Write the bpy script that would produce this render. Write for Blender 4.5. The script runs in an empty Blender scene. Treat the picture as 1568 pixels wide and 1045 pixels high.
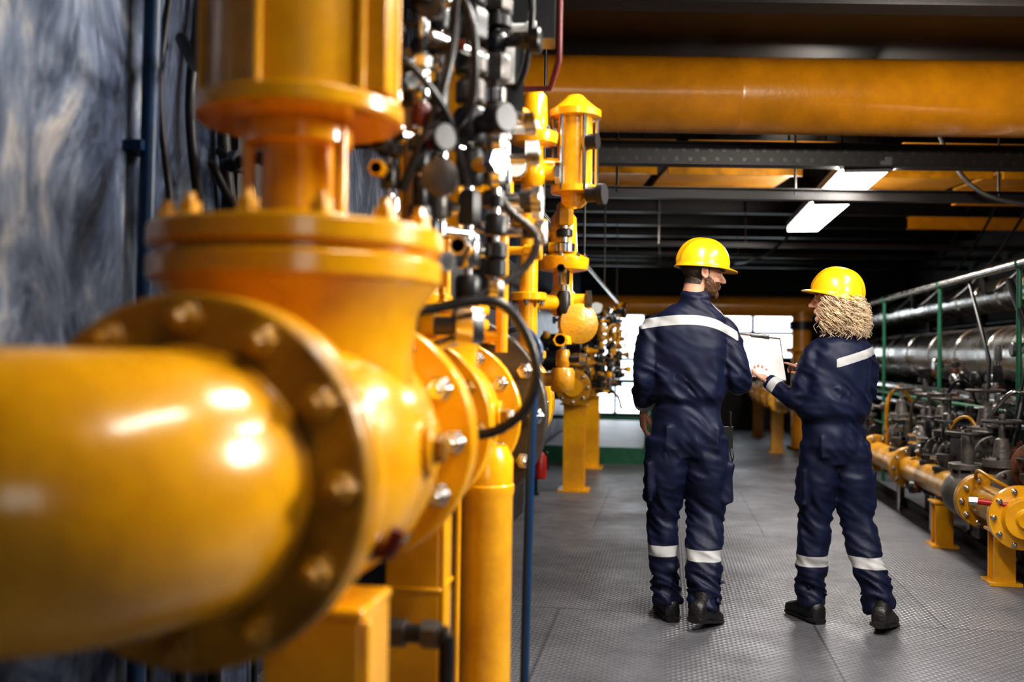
import bpy, bmesh, math, random
from mathutils import Vector, Matrix, noise, Euler
random.seed(7)
V = Vector
pi = math.pi
S = bpy.context.scene
COL = S.collection
YAW = math.radians(8.8)

# ------------------------------------------------------------------ materials
def newmat(name):
    m = bpy.data.materials.new(name); m.use_nodes = True
    nt = m.node_tree
    return m, nt, nt.nodes['Principled BSDF']

def mat(name, col, rough=0.5, metal=0.0, var=0.0, vscale=4.0, bump=0.0, bscale=60.0, coat=0.0,
        col2=None, emis=None, estr=0.0, stretch=(1, 1, 1), rvar=0.0, sheen=0.0):
    m, nt, p = newmat(name)
    N, L = nt.nodes, nt.links
    p.inputs['Base Color'].default_value = (*col, 1)
    p.inputs['Roughness'].default_value = rough
    p.inputs['Metallic'].default_value = metal
    p.inputs['Coat Weight'].default_value = coat
    p.inputs['Coat Roughness'].default_value = 0.12
    if sheen:
        p.inputs['Sheen Weight'].default_value = sheen
        p.inputs['Sheen Roughness'].default_value = 0.5
    if emis:
        p.inputs['Emission Color'].default_value = (*emis, 1)
        p.inputs['Emission Strength'].default_value = estr
    if var or rvar or bump:
        tc = N.new('ShaderNodeTexCoord'); mp = N.new('ShaderNodeMapping')
        mp.inputs['Scale'].default_value = stretch
        L.new(tc.outputs['Object'], mp.inputs['Vector'])
    if var or rvar:
        n = N.new('ShaderNodeTexNoise'); n.inputs['Scale'].default_value = vscale
        n.inputs['Detail'].default_value = 6; n.inputs['Roughness'].default_value = 0.65
        L.new(mp.outputs[0], n.inputs['Vector'])
        r = N.new('ShaderNodeValToRGB'); r.color_ramp.elements[0].position = 0.35; r.color_ramp.elements[1].position = 0.7
        c2 = col2 if col2 else tuple(c * (1 - var) for c in col)
        r.color_ramp.elements[0].color = (*c2, 1); r.color_ramp.elements[1].color = (*col, 1)
        L.new(n.outputs['Fac'], r.inputs['Fac'])
        if var: L.new(r.outputs['Color'], p.inputs['Base Color'])
        if rvar:
            mr = N.new('ShaderNodeMapRange'); mr.inputs['From Min'].default_value = 0.3; mr.inputs['From Max'].default_value = 0.7
            mr.inputs['To Min'].default_value = rough + rvar; mr.inputs['To Max'].default_value = max(0.05, rough - rvar)
            L.new(n.outputs['Fac'], mr.inputs['Value']); L.new(mr.outputs[0], p.inputs['Roughness'])
    if bump:
        nb = N.new('ShaderNodeTexNoise'); nb.inputs['Scale'].default_value = bscale; nb.inputs['Detail'].default_value = 3
        L.new(mp.outputs[0], nb.inputs['Vector'])
        bp = N.new('ShaderNodeBump'); bp.inputs['Strength'].default_value = bump; bp.inputs['Distance'].default_value = 0.01
        L.new(nb.outputs['Fac'], bp.inputs['Height']); L.new(bp.outputs[0], p.inputs['Normal'])
    return m

YEL = mat('yellow_enamel', (0.90, 0.445, 0.008), 0.24, 0, 0.42, 3.5, 0.15, 25, 0.45, col2=(0.60, 0.265, 0.005), rvar=0.08)
YEL2 = mat('yellow_enamel_worn', (0.62, 0.29, 0.009), 0.34, 0, 0.6, 6.0, 0.25, 40, 0.2, rvar=0.1)
OCH = mat('ochre_pipe_paint', (0.76, 0.30, 0.008), 0.28, 0, 0.4, 2.0, 0.15, 30, 0.35, rvar=0.08)
BOLT = mat('bolt_yellowed', (0.42, 0.2, 0.02), 0.35, 0.3, 0.5, 12)
STEEL = mat('stainless_steel', (0.68, 0.67, 0.66), 0.2, 1.0, 0.3, 6, 0.1, 40, rvar=0.1)
ALU = mat('cladding_aluminium', (0.60, 0.57, 0.52), 0.28, 1.0, 0.45, 3, 0.25, 10, rvar=0.12)
GREYF = mat('grey_flange_steel', (0.11, 0.10, 0.095), 0.4, 0.6, 0.4, 8, 0.2, 50)
CAST = mat('cast_grey_valve_body', (0.17, 0.155, 0.14), 0.45, 0.35, 0.5, 9, 0.3, 60)
BLK = mat('black_rubber', (0.008, 0.008, 0.010), 0.35, 0, 0.3, 8)
BLKM = mat('black_housing', (0.012, 0.012, 0.014), 0.4, 0.1, 0.3, 8)
DKST = mat('dark_ceiling_steel', (0.014, 0.010, 0.009), 0.45, 0.0, 0.5, 3, 0.1, 30)
CEIL = mat('ceiling_ochre_panel', (0.62, 0.27, 0.02), 0.55, 0, 0.5, 1.2)
DCEIL = mat('ceiling_dark_deck', (0.026, 0.014, 0.007), 0.5, 0, 0.5, 1.5)
DWALL = mat('dark_wall_paint', (0.035, 0.026, 0.02), 0.6, 0, 0.5, 1.5)
RED = mat('red_paint', (0.45, 0.015, 0.01), 0.35, 0, 0.3, 8)
DRED = mat('dark_red_lever', (0.12, 0.010, 0.008), 0.35, 0, 0.3, 8)
GRN = mat('green_rail_paint', (0.012, 0.11, 0.055), 0.4, 0, 0.4, 6)
BLUE = mat('blue_pipe_paint', (0.005, 0.035, 0.10), 0.35, 0, 0.3, 6)
RUST = mat('rusty_steel', (0.14, 0.05, 0.02), 0.7, 0.3, 0.7, 14, 0.4, 60)
WHT = mat('white_label', (0.8, 0.8, 0.78), 0.4)
HELM = mat('hard_hat_plastic', (0.92, 0.46, 0.008), 0.28, 0, 0.06, 4, coat=0.4)
SOLE = mat('boot_black_leather', (0.012, 0.012, 0.013), 0.42, 0, 0.4, 30, 0.3, 80)
LAMPM = mat('fluorescent_diffuser', (1, 1, 1), 0.5, emis=(1, 0.97, 0.93), estr=14)
FRAME = mat('window_frame_teal', (0.05, 0.11, 0.11), 0.5, 0, 0.4, 5)
PAPER = mat('paper_sheet', (0.88, 0.88, 0.88), 0.6, 0, 0.05, 10)
BOARD = mat('clipboard_brown', (0.1, 0.05, 0.03), 0.5, 0, 0.3, 10)
GRATE = mat('platform_grey_deck', (0.35, 0.35, 0.36), 0.5, 0.2, 0.3, 3)

def wall_mat():
    m, nt, p = newmat('wall_galvanised_sheet'); N, L = nt.nodes, nt.links
    tc = N.new('ShaderNodeTexCoord'); mp = N.new('ShaderNodeMapping'); mp.inputs['Scale'].default_value = (1, 1.5, 0.7)
    mp.inputs['Rotation'].default_value = (0.35, 0, 0)
    L.new(tc.outputs['Object'], mp.inputs['Vector'])
    n = N.new('ShaderNodeTexNoise'); n.inputs['Scale'].default_value = 2.2; n.inputs['Detail'].default_value = 9; n.inputs['Roughness'].default_value = 0.72
    n.inputs['Distortion'].default_value = 0.9
    L.new(mp.outputs[0], n.inputs['Vector'])
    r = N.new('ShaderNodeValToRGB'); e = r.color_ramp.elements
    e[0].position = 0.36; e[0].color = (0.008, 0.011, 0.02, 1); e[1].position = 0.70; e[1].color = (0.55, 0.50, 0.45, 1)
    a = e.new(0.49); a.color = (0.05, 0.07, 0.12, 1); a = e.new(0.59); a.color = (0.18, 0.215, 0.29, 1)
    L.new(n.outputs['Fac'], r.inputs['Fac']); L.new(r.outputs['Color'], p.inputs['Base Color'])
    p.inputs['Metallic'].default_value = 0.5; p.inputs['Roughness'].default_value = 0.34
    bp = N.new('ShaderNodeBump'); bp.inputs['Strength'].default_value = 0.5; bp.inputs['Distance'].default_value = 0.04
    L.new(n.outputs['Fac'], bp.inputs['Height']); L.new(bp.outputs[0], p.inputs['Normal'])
    return m
WALLM = wall_mat()

def floor_mat():
    m, nt, p = newmat('floor_tread_plate'); N, L = nt.nodes, nt.links
    tc = N.new('ShaderNodeTexCoord')
    ws = []
    for ang in (45, -45):
        mp = N.new('ShaderNodeMapping'); mp.inputs['Rotation'].default_value = (0, 0, math.radians(ang))
        L.new(tc.outputs['Object'], mp.inputs['Vector'])
        w = N.new('ShaderNodeTexWave'); w.inputs['Scale'].default_value = 10.5
        L.new(mp.outputs[0], w.inputs['Vector']); ws.append(w)
    mu = N.new('ShaderNodeMath'); mu.operation = 'MULTIPLY'
    L.new(ws[0].outputs['Fac'], mu.inputs[0]); L.new(ws[1].outputs['Fac'], mu.inputs[1])
    br = N.new('ShaderNodeTexBrick'); br.inputs['Scale'].default_value = 1.0
    br.inputs['Brick Width'].default_value = 1.25; br.inputs['Row Height'].default_value = 2.4
    br.inputs['Mortar Size'].default_value = 0.006; br.inputs['Mortar Smooth'].default_value = 0.1
    br.inputs['Color1'].default_value = (1, 1, 1, 1); br.inputs['Color2'].default_value = (0.84, 0.84, 0.86, 1); br.inputs['Mortar'].default_value = (0.4, 0.4, 0.4, 1)
    L.new(tc.outputs['Object'], br.inputs['Vector'])
    n = N.new('ShaderNodeTexNoise'); n.inputs['Scale'].default_value = 1.6; n.inputs['Detail'].default_value = 8; n.inputs['Roughness'].default_value = 0.7
    L.new(tc.outputs['Object'], n.inputs['Vector'])
    r = N.new('ShaderNodeValToRGB'); r.color_ramp.elements[0].position = 0.3; r.color_ramp.elements[1].position = 0.72
    r.color_ramp.elements[0].color = (0.075, 0.076, 0.085, 1); r.color_ramp.elements[1].color = (0.20, 0.202, 0.22, 1)
    L.new(n.outputs['Fac'], r.inputs['Fac'])
    mx = N.new('ShaderNodeMix'); mx.data_type = 'RGBA'; mx.blend_type = 'MULTIPLY'; mx.inputs[0].default_value = 1
    L.new(r.outputs['Color'], mx.inputs[6]); L.new(br.outputs['Color'], mx.inputs[7])
    L.new(mx.outputs[2], p.inputs['Base Color'])
    mr = N.new('ShaderNodeMapRange'); mr.inputs['From Min'].default_value = 0.35; mr.inputs['From Max'].default_value = 0.65
    mr.inputs['To Min'].default_value = 0.55; mr.inputs['To Max'].default_value = 0.34
    L.new(n.outputs['Fac'], mr.inputs['Value']); L.new(mr.outputs[0], p.inputs['Roughness'])
    p.inputs['Metallic'].default_value = 0.25
    b1 = N.new('ShaderNodeBump'); b1.inputs['Strength'].default_value = 0.6; b1.inputs['Distance'].default_value = 0.006
    L.new(mu.outputs[0], b1.inputs['Height'])
    L.new(b1.outputs[0], p.inputs['Normal'])
    return m
FLOORM = floor_mat()

def cloth_mat():
    m, nt, p = newmat('navy_workwear_with_reflective_tape'); N, L = nt.nodes, nt.links
    at = N.new('ShaderNodeAttribute'); at.attribute_name = 'band'
    gt = N.new('ShaderNodeMath'); gt.operation = 'GREATER_THAN'; gt.inputs[1].default_value = 0.0
    L.new(at.outputs['Fac'], gt.inputs[0])
    tc = N.new('ShaderNodeTexCoord')
    n = N.new('ShaderNodeTexNoise'); n.inputs['Scale'].default_value = 5; n.inputs['Detail'].default_value = 3
    L.new(tc.outputs['Object'], n.inputs['Vector'])
    r = N.new('ShaderNodeValToRGB'); r.color_ramp.elements[0].color = (0.003, 0.0045, 0.015, 1); r.color_ramp.elements[1].color = (0.005, 0.009, 0.036, 1)
    L.new(n.outputs['Fac'], r.inputs['Fac'])
    mx = N.new('ShaderNodeMix'); mx.data_type = 'RGBA'; mx.inputs[7].default_value = (0.36, 0.36, 0.36, 1)
    L.new(gt.outputs[0], mx.inputs[0]); L.new(r.outputs['Color'], mx.inputs[6])
    L.new(mx.outputs[2], p.inputs['Base Color'])
    p.inputs['Roughness'].default_value = 0.55
    p.inputs['Specular IOR Level'].default_value = 0.3
    p.inputs['Sheen Weight'].default_value = 0.03; p.inputs['Sheen Tint'].default_value = (0.35, 0.45, 0.9, 1)
    return m
CLOTH = cloth_mat()

def vcol_mat(name, rough=0.5):
    m, nt, p = newmat(name); N, L = nt.nodes, nt.links
    at = N.new('ShaderNodeAttribute'); at.attribute_name = 'tint'
    L.new(at.outputs['Color'], p.inputs['Base Color'])
    p.inputs['Roughness'].default_value = rough
    p.inputs['Subsurface Weight'].default_value = 0.08
    p.inputs['Subsurface Radius'].default_value = (0.02, 0.008, 0.004)
    return m
SKINV = vcol_mat('skin_and_hair')
SKIN = mat('skin', (0.58, 0.3, 0.2), 0.5, 0, 0.15, 20)
HAIR = mat('blonde_hair', (0.85, 0.64, 0.42), 0.4, 0, 0.45, 14, sheen=0.2)
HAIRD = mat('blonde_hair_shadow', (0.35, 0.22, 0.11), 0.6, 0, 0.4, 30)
EYE = mat('eye_white', (0.8, 0.8, 0.8), 0.2)

# ------------------------------------------------------------------ mesh builder
def frame(axis):
    return V((0, 0, 1)).rotation_difference(V(axis).normalized()).to_matrix()

def spl(pts, n=8):
    pts = [V(p) for p in pts]; out = []
    P = [2 * pts[0] - pts[1]] + pts + [2 * pts[-1] - pts[-2]]
    for i in range(1, len(P) - 2):
        a, b, c, d = P[i - 1], P[i], P[i + 1], P[i + 2]
        for k in range(n):
            t = k / n
            out.append(0.5 * ((2 * b) + (c - a) * t + (2 * a - 5 * b + 4 * c - d) * t * t + (3 * b - a - 3 * c + d) * t ** 3))
    out.append(pts[-1])
    return out

class B:
    def __init__(s):
        s.bm = bmesh.new(); s.mats = []
    def mi(s, m):
        if m not in s.mats: s.mats.append(m)
        return s.mats.index(m)
    def rings(s, rings, m, caps=True):
        i = s.mi(m); vs = [[s.bm.verts.new(p) for p in r] for r in rings]
        n = len(vs[0])
        for a, b in zip(vs[:-1], vs[1:]):
            for k in range(n):
                f = s.bm.faces.new((a[k], a[(k + 1) % n], b[(k + 1) % n], b[k])); f.material_index = i
        if caps:
            f = s.bm.faces.new(vs[0][::-1]); f.material_index = i
            f = s.bm.faces.new(vs[-1]); f.material_index = i
    def lathe(s, o, axis, prof, m, seg=40):
        o = V(o); F = frame(axis)
        s.rings([[o + F @ V((max(r, 1e-4) * math.cos(2 * pi * k / seg), max(r, 1e-4) * math.sin(2 * pi * k / seg), t)) for k in range(seg)] for t, r in prof], m)
    def cyl(s, p0, p1, r, m, r1=None, seg=20):
        p0, p1 = V(p0), V(p1); l = (p1 - p0).length
        s.lathe(p0, p1 - p0, [(0, r), (l, r if r1 is None else r1)], m, seg)
    def tube(s, pts, r, m, seg=12, caps=True):
        pts = [V(p) for p in pts]; n = len(pts)
        T = [(pts[min(i + 1, n - 1)] - pts[max(i - 1, 0)]).normalized() for i in range(n)]
        u = T[0].orthogonal().normalized(); rs = []
        for i in range(n):
            u = (u - T[i] * u.dot(T[i])).normalized(); w = T[i].cross(u)
            rr = r[i] if isinstance(r, (list, tuple)) else r
            rs.append([pts[i] + (u * math.cos(2 * pi * k / seg) + w * math.sin(2 * pi * k / seg)) * rr for k in range(seg)])
        s.rings(rs, m, caps)
    def box(s, c, size, m, rot=0.0, M=None):
        M = M if M is not None else Matrix.Rotation(rot, 4, 'Z')
        M4 = Matrix.Translation(V(c)) @ M @ Matrix.Diagonal((size[0], size[1], size[2], 1))
        r = bmesh.ops.create_cube(s.bm, size=1.0, matrix=M4); i = s.mi(m)
        for f in {f for v in r['verts'] for f in v.link_faces}: f.material_index = i
    def blob(s, c, r, m, rot=None, sub=3):
        M = rot.to_4x4() if rot is not None else Matrix.Identity(4)
        M4 = Matrix.Translation(V(c)) @ M @ Matrix.Diagonal((r[0], r[1], r[2], 1))
        q = bmesh.ops.create_icosphere(s.bm, subdivisions=sub, radius=1.0, matrix=M4); i = s.mi(m)
        for f in {f for v in q['verts'] for f in v.link_faces}: f.material_index = i
    def bolts(s, c, axis, R, n, br, h, m, ph=0.0):
        c = V(c); ax = V(axis).normalized(); F = frame(axis)
        for k in range(n):
            a = 2 * pi * (k + ph) / n
            p = c + F @ V((R * math.cos(a), R * math.sin(a), 0))
            s.lathe(p, ax, [(0, br * 1.25), (h * 0.12, br * 1.25), (h * 0.13, br), (h * 0.6, br), (h * 0.62, br * 0.55), (h, br * 0.5)], m, 6)
    def flange(s, c, axis, R, th, m, nb=12, br=0.02, mb=None, Rb=None, h=0.04, both=False):
        ch = th * 0.12; c = V(c); ax = V(axis).normalized()
        s.lathe(c, ax, [(0, R - ch), (ch, R), (th - ch, R), (th, R - ch)], m, 56)
        Rb = Rb or R * 0.83
        s.bolts(c, -ax, Rb, nb, br, h, mb or m)
        if both: s.bolts(c + ax * th, ax, Rb, nb, br, h, mb or m)
    def ibeam(s, p0, p1, h, w, t, m):
        p0, p1 = V(p0), V(p1); d = p1 - p0; L = d.length; c = (p0 + p1) / 2; a = math.atan2(d.y, d.x)
        s.box(c, (L, t, h - 2 * t), m, a)
        s.box(c + V((0, 0, h / 2 - t / 2)), (L, w, t), m, a); s.box(c - V((0, 0, h / 2 - t / 2)), (L, w, t), m, a)
    def hpost(s, x, y, z0, z1, w, m):
        t = w * 0.12; c = (z0 + z1) / 2; h = z1 - z0
        s.box((x, y - w / 2 + t / 2, c), (w, t, h), m); s.box((x, y + w / 2 - t / 2, c), (w, t, h), m); s.box((x, y, c), (t, w - 2 * t, h), m)
        s.box((x, y, z0 + 0.01), (w * 1.5, w * 1.5, 0.02), m); s.box((x, y, z1 - 0.008), (w * 1.3, w * 1.3, 0.016), m)
    def wheel(s, c, axis, R, m, r=0.012):
        c = V(c); F = frame(axis)
        pts = [c + F @ V((R * math.cos(a * pi / 12), R * math.sin(a * pi / 12), 0)) for a in range(25)]
        s.tube(pts, r, m, 8)
        for k in range(4):
            a = k * pi / 2; s.cyl(c, c + F @ V((R * math.cos(a), R * math.sin(a), 0)), r * 0.7, m, seg=8)
        s.cyl(c - F @ V((0, 0, r * 2)), c + F @ V((0, 0, r * 2)), r * 2, m, seg=12)
    def done(s, name, parent=None, bevel=0.0, angle=38, keep=False, recalc=True):
        if recalc: bmesh.ops.recalc_face_normals(s.bm, faces=s.bm.faces)
        me = bpy.data.meshes.new(name)
        o = bpy.data.objects.new(name, me)
        if not keep and parent is None:
            lo = V([min(v.co[i] for v in s.bm.verts) for i in range(3)]); hi = V([max(v.co[i] for v in s.bm.verts) for i in range(3)])
            c = (lo + hi) / 2; c.z = lo.z
            bmesh.ops.translate(s.bm, verts=s.bm.verts, vec=-c); o.location = c
        s.bm.to_mesh(me); s.bm.free()
        for m in s.mats: me.materials.append(m)
        me.polygons.foreach_set('use_smooth', [True] * len(me.polygons))
        me.set_sharp_from_angle(angle=math.radians(angle))
        COL.objects.link(o)
        if parent: o.parent = parent
        if bevel:
            md = o.modifiers.new('bevel', 'BEVEL'); md.width = bevel; md.segments = 2; md.limit_method = 'ANGLE'; md.angle_limit = math.radians(40)
        return o

def camline(d, X):   # plan point on a skewed cross-beam line at offset d, at world X
    x = (X + 0.153 * d) / 0.988
    return X, 0.153 * x + 0.988 * d

# ------------------------------------------------------------------ people
def remesh(b, voxel, smooth=6, fac=0.5):
    me = bpy.data.meshes.new('tmp'); bmesh.ops.recalc_face_normals(b.bm, faces=b.bm.faces); b.bm.to_mesh(me); b.bm.free()
    o = bpy.data.objects.new('tmp', me); COL.objects.link(o)
    r = o.modifiers.new('r', 'REMESH'); r.mode = 'VOXEL'; r.voxel_size = voxel
    s = o.modifiers.new('s', 'SMOOTH'); s.factor = fac; s.iterations = smooth
    bpy.context.view_layer.update()
    dg = bpy.context.evaluated_depsgraph_get()
    m2 = bpy.data.meshes.new_from_object(o.evaluated_get(dg))
    bpy.data.objects.remove(o); bpy.data.meshes.remove(me)
    m2.materials.clear()
    return m2

def addmesh(me, name, m, parent, loc=(0, 0, 0), rot=None):
    me.name = name; me.materials.append(m)
    me.polygons.foreach_set('use_smooth', [True] * len(me.polygons))
    o = bpy.data.objects.new(name, me); COL.objects.link(o); o.parent = parent; o.location = loc
    if rot is not None: o.rotation_euler = rot
    return o

def torso(b, secs, yaw=0.0):
    rs = []
    for (cx, cy, z, rx, ry) in secs:
        ring = []
        for k in range(40):
            a = 2 * pi * k / 40; c, s = math.cos(a), math.sin(a)
            x = rx * math.copysign(abs(c) ** .85, c); y = ry * math.copysign(abs(s) ** .85, s)
            ring.append(V((cx + x * math.cos(yaw) - y * math.sin(yaw), cy + x * math.sin(yaw) + y * math.cos(yaw), z)))
        rs.append(ring)
    b.rings(rs, CLOTH)

def limb(b, pts, rad, n=5):
    P = spl(pts, n); R = []
    for i in range(len(rad) - 1):
        for k in range(n): R.append(rad[i] + (rad[i + 1] - rad[i]) * k / n)
    R.append(rad[-1]); b.tube(P, R, CLOTH, 24)

def soft(x): return math.sqrt(x * x + .003)
def wrinkle(me, spec, amp):
    for v in me.vertices:
        p = v.co; n = v.normal
        wv = noise.noise(p * 3.0) * .8
        q = V((p.x * 9 + p.z * 3.5 + wv, p.y * 9 - p.z * 2, p.z * 4.2 + wv))
        f = .5 - soft(noise.noise(q)) * 2.0
        q2 = V((p.x * 7 + 3, p.y * 7, p.z * 20 + p.x * 12 + wv * 2)); g = .5 - soft(noise.noise(q2)) * 2
        w = 0.2
        for (c, r, s) in spec:
            dd = (p - V(c)).length
            if dd < r: w = max(w, s * (1 - dd / r) ** .6)
        v.co = p + n * (amp * (f * .75 + g * w * 1.3))

def setband(me, fn):
    at = me.attributes.new('band', 'FLOAT', 'POINT')
    at.data.foreach_set('value', [fn(v.co) for v in me.vertices])

def segband(p, a, w, off, hw, rad):
    d = (w - a).normalized(); s = (w - p).dot(d); r = ((p - w) + d * s).length
    return min(hw - abs(s - off), rad - r)

def shoe(b, ank, yaw, pitch, L=.29):
    M = Matrix.Translation(V(ank)) @ Matrix.Rotation(yaw, 4, 'Z') @ Matrix.Rotation(pitch, 4, 'X')
    def sec(y, w, zt, zb): 
        return [M @ V((w * math.cos(2 * pi * k / 20), y, (zt + zb) / 2 + (zt - zb) / 2 * (math.copysign(abs(math.sin(2 * pi * k / 20)) ** .6, math.sin(2 * pi * k / 20))))) for k in range(20)]
    h = -.095
    b.rings([sec(-.088, .02, -.02, h + .01), sec(-.08, .036, .0, h), sec(-.04, .043, .02, h), sec(.0, .043, .025, h), sec(.05, .044, .0, h), sec(.1, .05, -.02, h), sec(.15, .05, -.035, h), sec(L - .1, .038, -.05, h), sec(L - .083, .018, -.065, h + .008)], SOLE)
    b.rings([sec(-.093, .03, h + .03, h - .003), sec(-.06, .047, h + .03, h - .003), sec(0, .044, h + .022, h - .003), sec(.08, .052, h + .022, h - .003), sec(.15, .054, h + .022, h - .003), sec(L - .1, .043, h + .024, h - .003), sec(L - .078, .02, h + .028, h)], SOLE)
    b.tube([M @ V((0, -.02, -.03)), V(ank) + V((0, 0, .05))], .045, SOLE, 20)

def hand(parent, name, wrist, direction, palm_n, side, curl, scale=1.0):
    b = B()
    def sec(y, rx, rz, z=0, cx=0): return [V((cx + rx * math.cos(2 * pi * k / 20), y, z + rz * math.sin(2 * pi * k / 20))) for k in range(20)]
    b.rings([sec(-.05, .026, .02), sec(-.01, .027, .019), sec(.02, .034, .018), (sec(.06, .040, .016)), sec(.09, .039, .013), sec(.1, .034, .009)], SKIN)
    Ls = [.066, .074, .069, .053]
    for i in range(4):
        x = side * (.030 - i * .0198); p = V((x, .088 + (.004 if i in (1, 2) else -.003), 0)); a = 0; pts = [p - V((0, .02, 0)), p]; c = curl[i]
        for j, f in enumerate((.45, .3, .25)):
            a += c * (.7, 1.0, .7)[j]; p = p + V((side * (.08 - i * .055) * Ls[i] * f, math.cos(a) * Ls[i] * f, -math.sin(a) * Ls[i] * f)); pts.append(p)
        b.tube(spl(pts, 3), [.0092 - .0026 * k / 12 for k in range(13)], SKIN, 12)
        b.blob(pts[-1], (.0066, .0066, .0066), SKIN, sub=2)
    c = curl[4]
    pts = [V((side * .018, .01, -.004)), V((side * .042, .035, -.012 - .01 * c)), V((side * (.06 - .012 * c), .062, -.018 - .02 * c)), V((side * (.066 - .03 * c), .086, -.022 - .03 * c))]
    b.tube(spl(pts, 4), [.014 - .006 * k / 12 for k in range(13)], SKIN, 12); b.blob(pts[-1], (.0085, .0085, .0085), SKIN, sub=2)
    me = remesh(b, .0034, 3)
    y = V(direction).normalized(); z = -V(palm_n); z = (z - y * z.dot(y)).normalized(); x = y.cross(z)
    R = Matrix((x, y, z)).transposed().to_4x4()
    me.transform(Matrix.Translation(V(wrist)) @ R @ Matrix.Scale(scale, 4))
    return addmesh(me, name, SKIN, parent)

def head(parent, loc, yaw, tilt, male=True):
    b = B(); k = 1.0 if male else .95
    b.blob((0, -.012, .035), (.077, .098, .088), SKIN); b.blob((0, .028, -.03), (.064, .066, .083), SKIN)
    b.blob((0, .035, -.078), (.05, .052, .034), SKIN); b.blob((0, .078, -.1), (.021, .017, .017), SKIN)
    b.blob((0, .08, .022), (.046, .016, .013), SKIN)
    for s in (-1, 1):
        b.blob((s * .038, .062, -.03), (.022, .022, .022), SKIN); b.blob((s * .01, .106, -.033), (.0095, .011, .008), SKIN)
        b.blob((s * .031, .083, .001), (.014, .008, .009), SKIN)
        b.blob((s * .078, -.006, -.008), (.006, .019, .031), SKIN, rot=Euler((.2, 0, s * -.35)).to_matrix())
        pts = [(s * .08, .006, -.03), (s * .085, -.018, -.022), (s * .088, -.026, .005), (s * .086, -.012, .024), (s * .08, .006, .014)]
        b.tube(spl(pts, 4), .005, SKIN, 8)
    b.tube([(0, .088, .016), (0, .102, -.008), (0, .118, -.03)], [.008, .010, .012], SKIN, 12); b.blob((0, .118, -.031), (.012, .01, .01), SKIN)
    b.blob((0, .094, -.057), (.023, .01, .0055), SKIN); b.blob((0, .092, -.068), (.02, .01, .0065), SKIN)
    r = .056 if male else .046
    b.tube(spl([(0, -.02, -.04), (0, -.03, -.11), (0, -.035, -.19)], 4), [r] * 9, SKIN, 24)
    me = remesh(b, .004, 4)
    sk = (.58, .3, .2, 1) if male else (.66, .38, .28, 1); hr = (.05, .035, .025, 1) if male else (.5, .32, .15, 1)
    bd = (.1, .045, .022, 1); cols = []
    for v in me.vertices:
        p = v.co; c = sk; ear = abs(p.x) > .0745 and -.04 < p.y < .02 and -.045 < p.z < .03
        if not ear:
            nz = noise.noise(p * 60) * .006
            if (p.z > .045 + nz and p.y < .09) or (p.y < -.012 + nz and p.z > -.065) or (p.y < .018 + nz and p.z > -.02): c = hr
            elif male and p.y > .005 + nz and p.z < -.04 + nz + (max(0, .05 - p.y) * .7) and p.z > -.125 and p.y > -.3 * (p.z + .06): c = bd
            if male and p.z < -.122: c = sk
            if abs(p.z - .022) < .006 and p.y > .075 and .012 < abs(p.x) < .048: c = hr
            if p.y > .095 and -.073 < p.z < -.052 and abs(p.x) < .022: c = (.45, .13, .1, 1)
        cols += c
    if male:
        for v, i in zip(me.vertices, range(len(me.vertices))):
            if abs(cols[i * 4] - bd[0]) < 1e-6 or abs(cols[i * 4] - hr[0]) < 1e-6: v.co += v.normal * (.003 + .003 * noise.noise(v.co * 120))
    at = me.color_attributes.new('tint', 'FLOAT_COLOR', 'POINT'); at.data.foreach_set('color', cols)
    me.transform(Matrix.Scale(k, 4))
    rot = (Matrix.Rotation(yaw, 3, 'Z') @ Matrix.Rotation(tilt, 3, 'X')).to_euler()
    addmesh(me, 'head', SKINV, parent, loc, rot)
    b = B()
    for s in (-1, 1):
        b.blob((s * .031 * k, .086 * k, .001), (.0095, .0075, .0075), EYE, sub=2); b.blob((s * .031 * k, .0925 * k, .001), (.004, .002, .004), BLK, sub=2)
    e = b.done('eyes', parent=parent); e.location = loc; e.rotation_euler = rot
    return rot

def helmet(parent, loc, yaw, tilt, pk=.048, rx=.113, ry=.134, H=.138):
    b = B(); i = b.mi(HELM); N = 96; rings = []
    def pt(rr, z, th, ext=0):
        x = (rx * rr + ext) * math.sin(th); y = (ry * rr + ext) * math.cos(th); return V((x, y, z))
    def peak(th): return pk * max(0, math.cos(th)) ** 2.2
    rings.append([pt(1, -.008 - .25 * peak(t), t, .007 + peak(t)) for t in [2 * pi * k / N for k in range(N)]])
    rings.append([pt(1, -.003 - .22 * peak(t), t, .008 + peak(t)) for t in [2 * pi * k / N for k in range(N)]])
    rings.append([pt(1, .001 - .1 * peak(t), t, .004 + .5 * peak(t)) for t in [2 * pi * k / N for k in range(N)]])
    for j in range(16):
        a = j / 16 * pi / 2; rr = math.cos(a) ** .82; z = .004 + H * math.sin(a) ** 1.0; R = []
        for k in range(N):
            p = pt(rr, z, 2 * pi * k / N); rg = .007 * math.exp(-(p.x / .015) ** 2) + .0035 * math.exp(-((abs(p.x) - .045) / .008) ** 2)
            if j < 2: rg *= j / 2
            n = V((p.x / rx ** 2, p.y / ry ** 2, p.z / H ** 2)).normalized(); R.append(p + n * rg)
        rings.append(R)
    b.rings(rings, HELM, caps=False); vs = list(b.bm.verts)[-N:]; c = b.bm.verts.new((0, 0, .004 + H + .007))
    for k in range(N): f = b.bm.faces.new((vs[k], vs[(k + 1) % N], c)); f.material_index = i
    b.rings([[pt(.86, z, 2 * pi * k / 48) for k in range(48)] for z in (-.012, .03)], BLK, caps=False)
    o = b.done('hard_hat', parent=parent, angle=60)
    md = o.modifiers.new('s', 'SOLIDIFY'); md.thickness = .003; md.offset = -1
    o.location = loc; o.rotation_euler = (Matrix.Rotation(yaw, 3, 'Z') @ Matrix.Rotation(tilt, 3, 'X')).to_euler()

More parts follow.
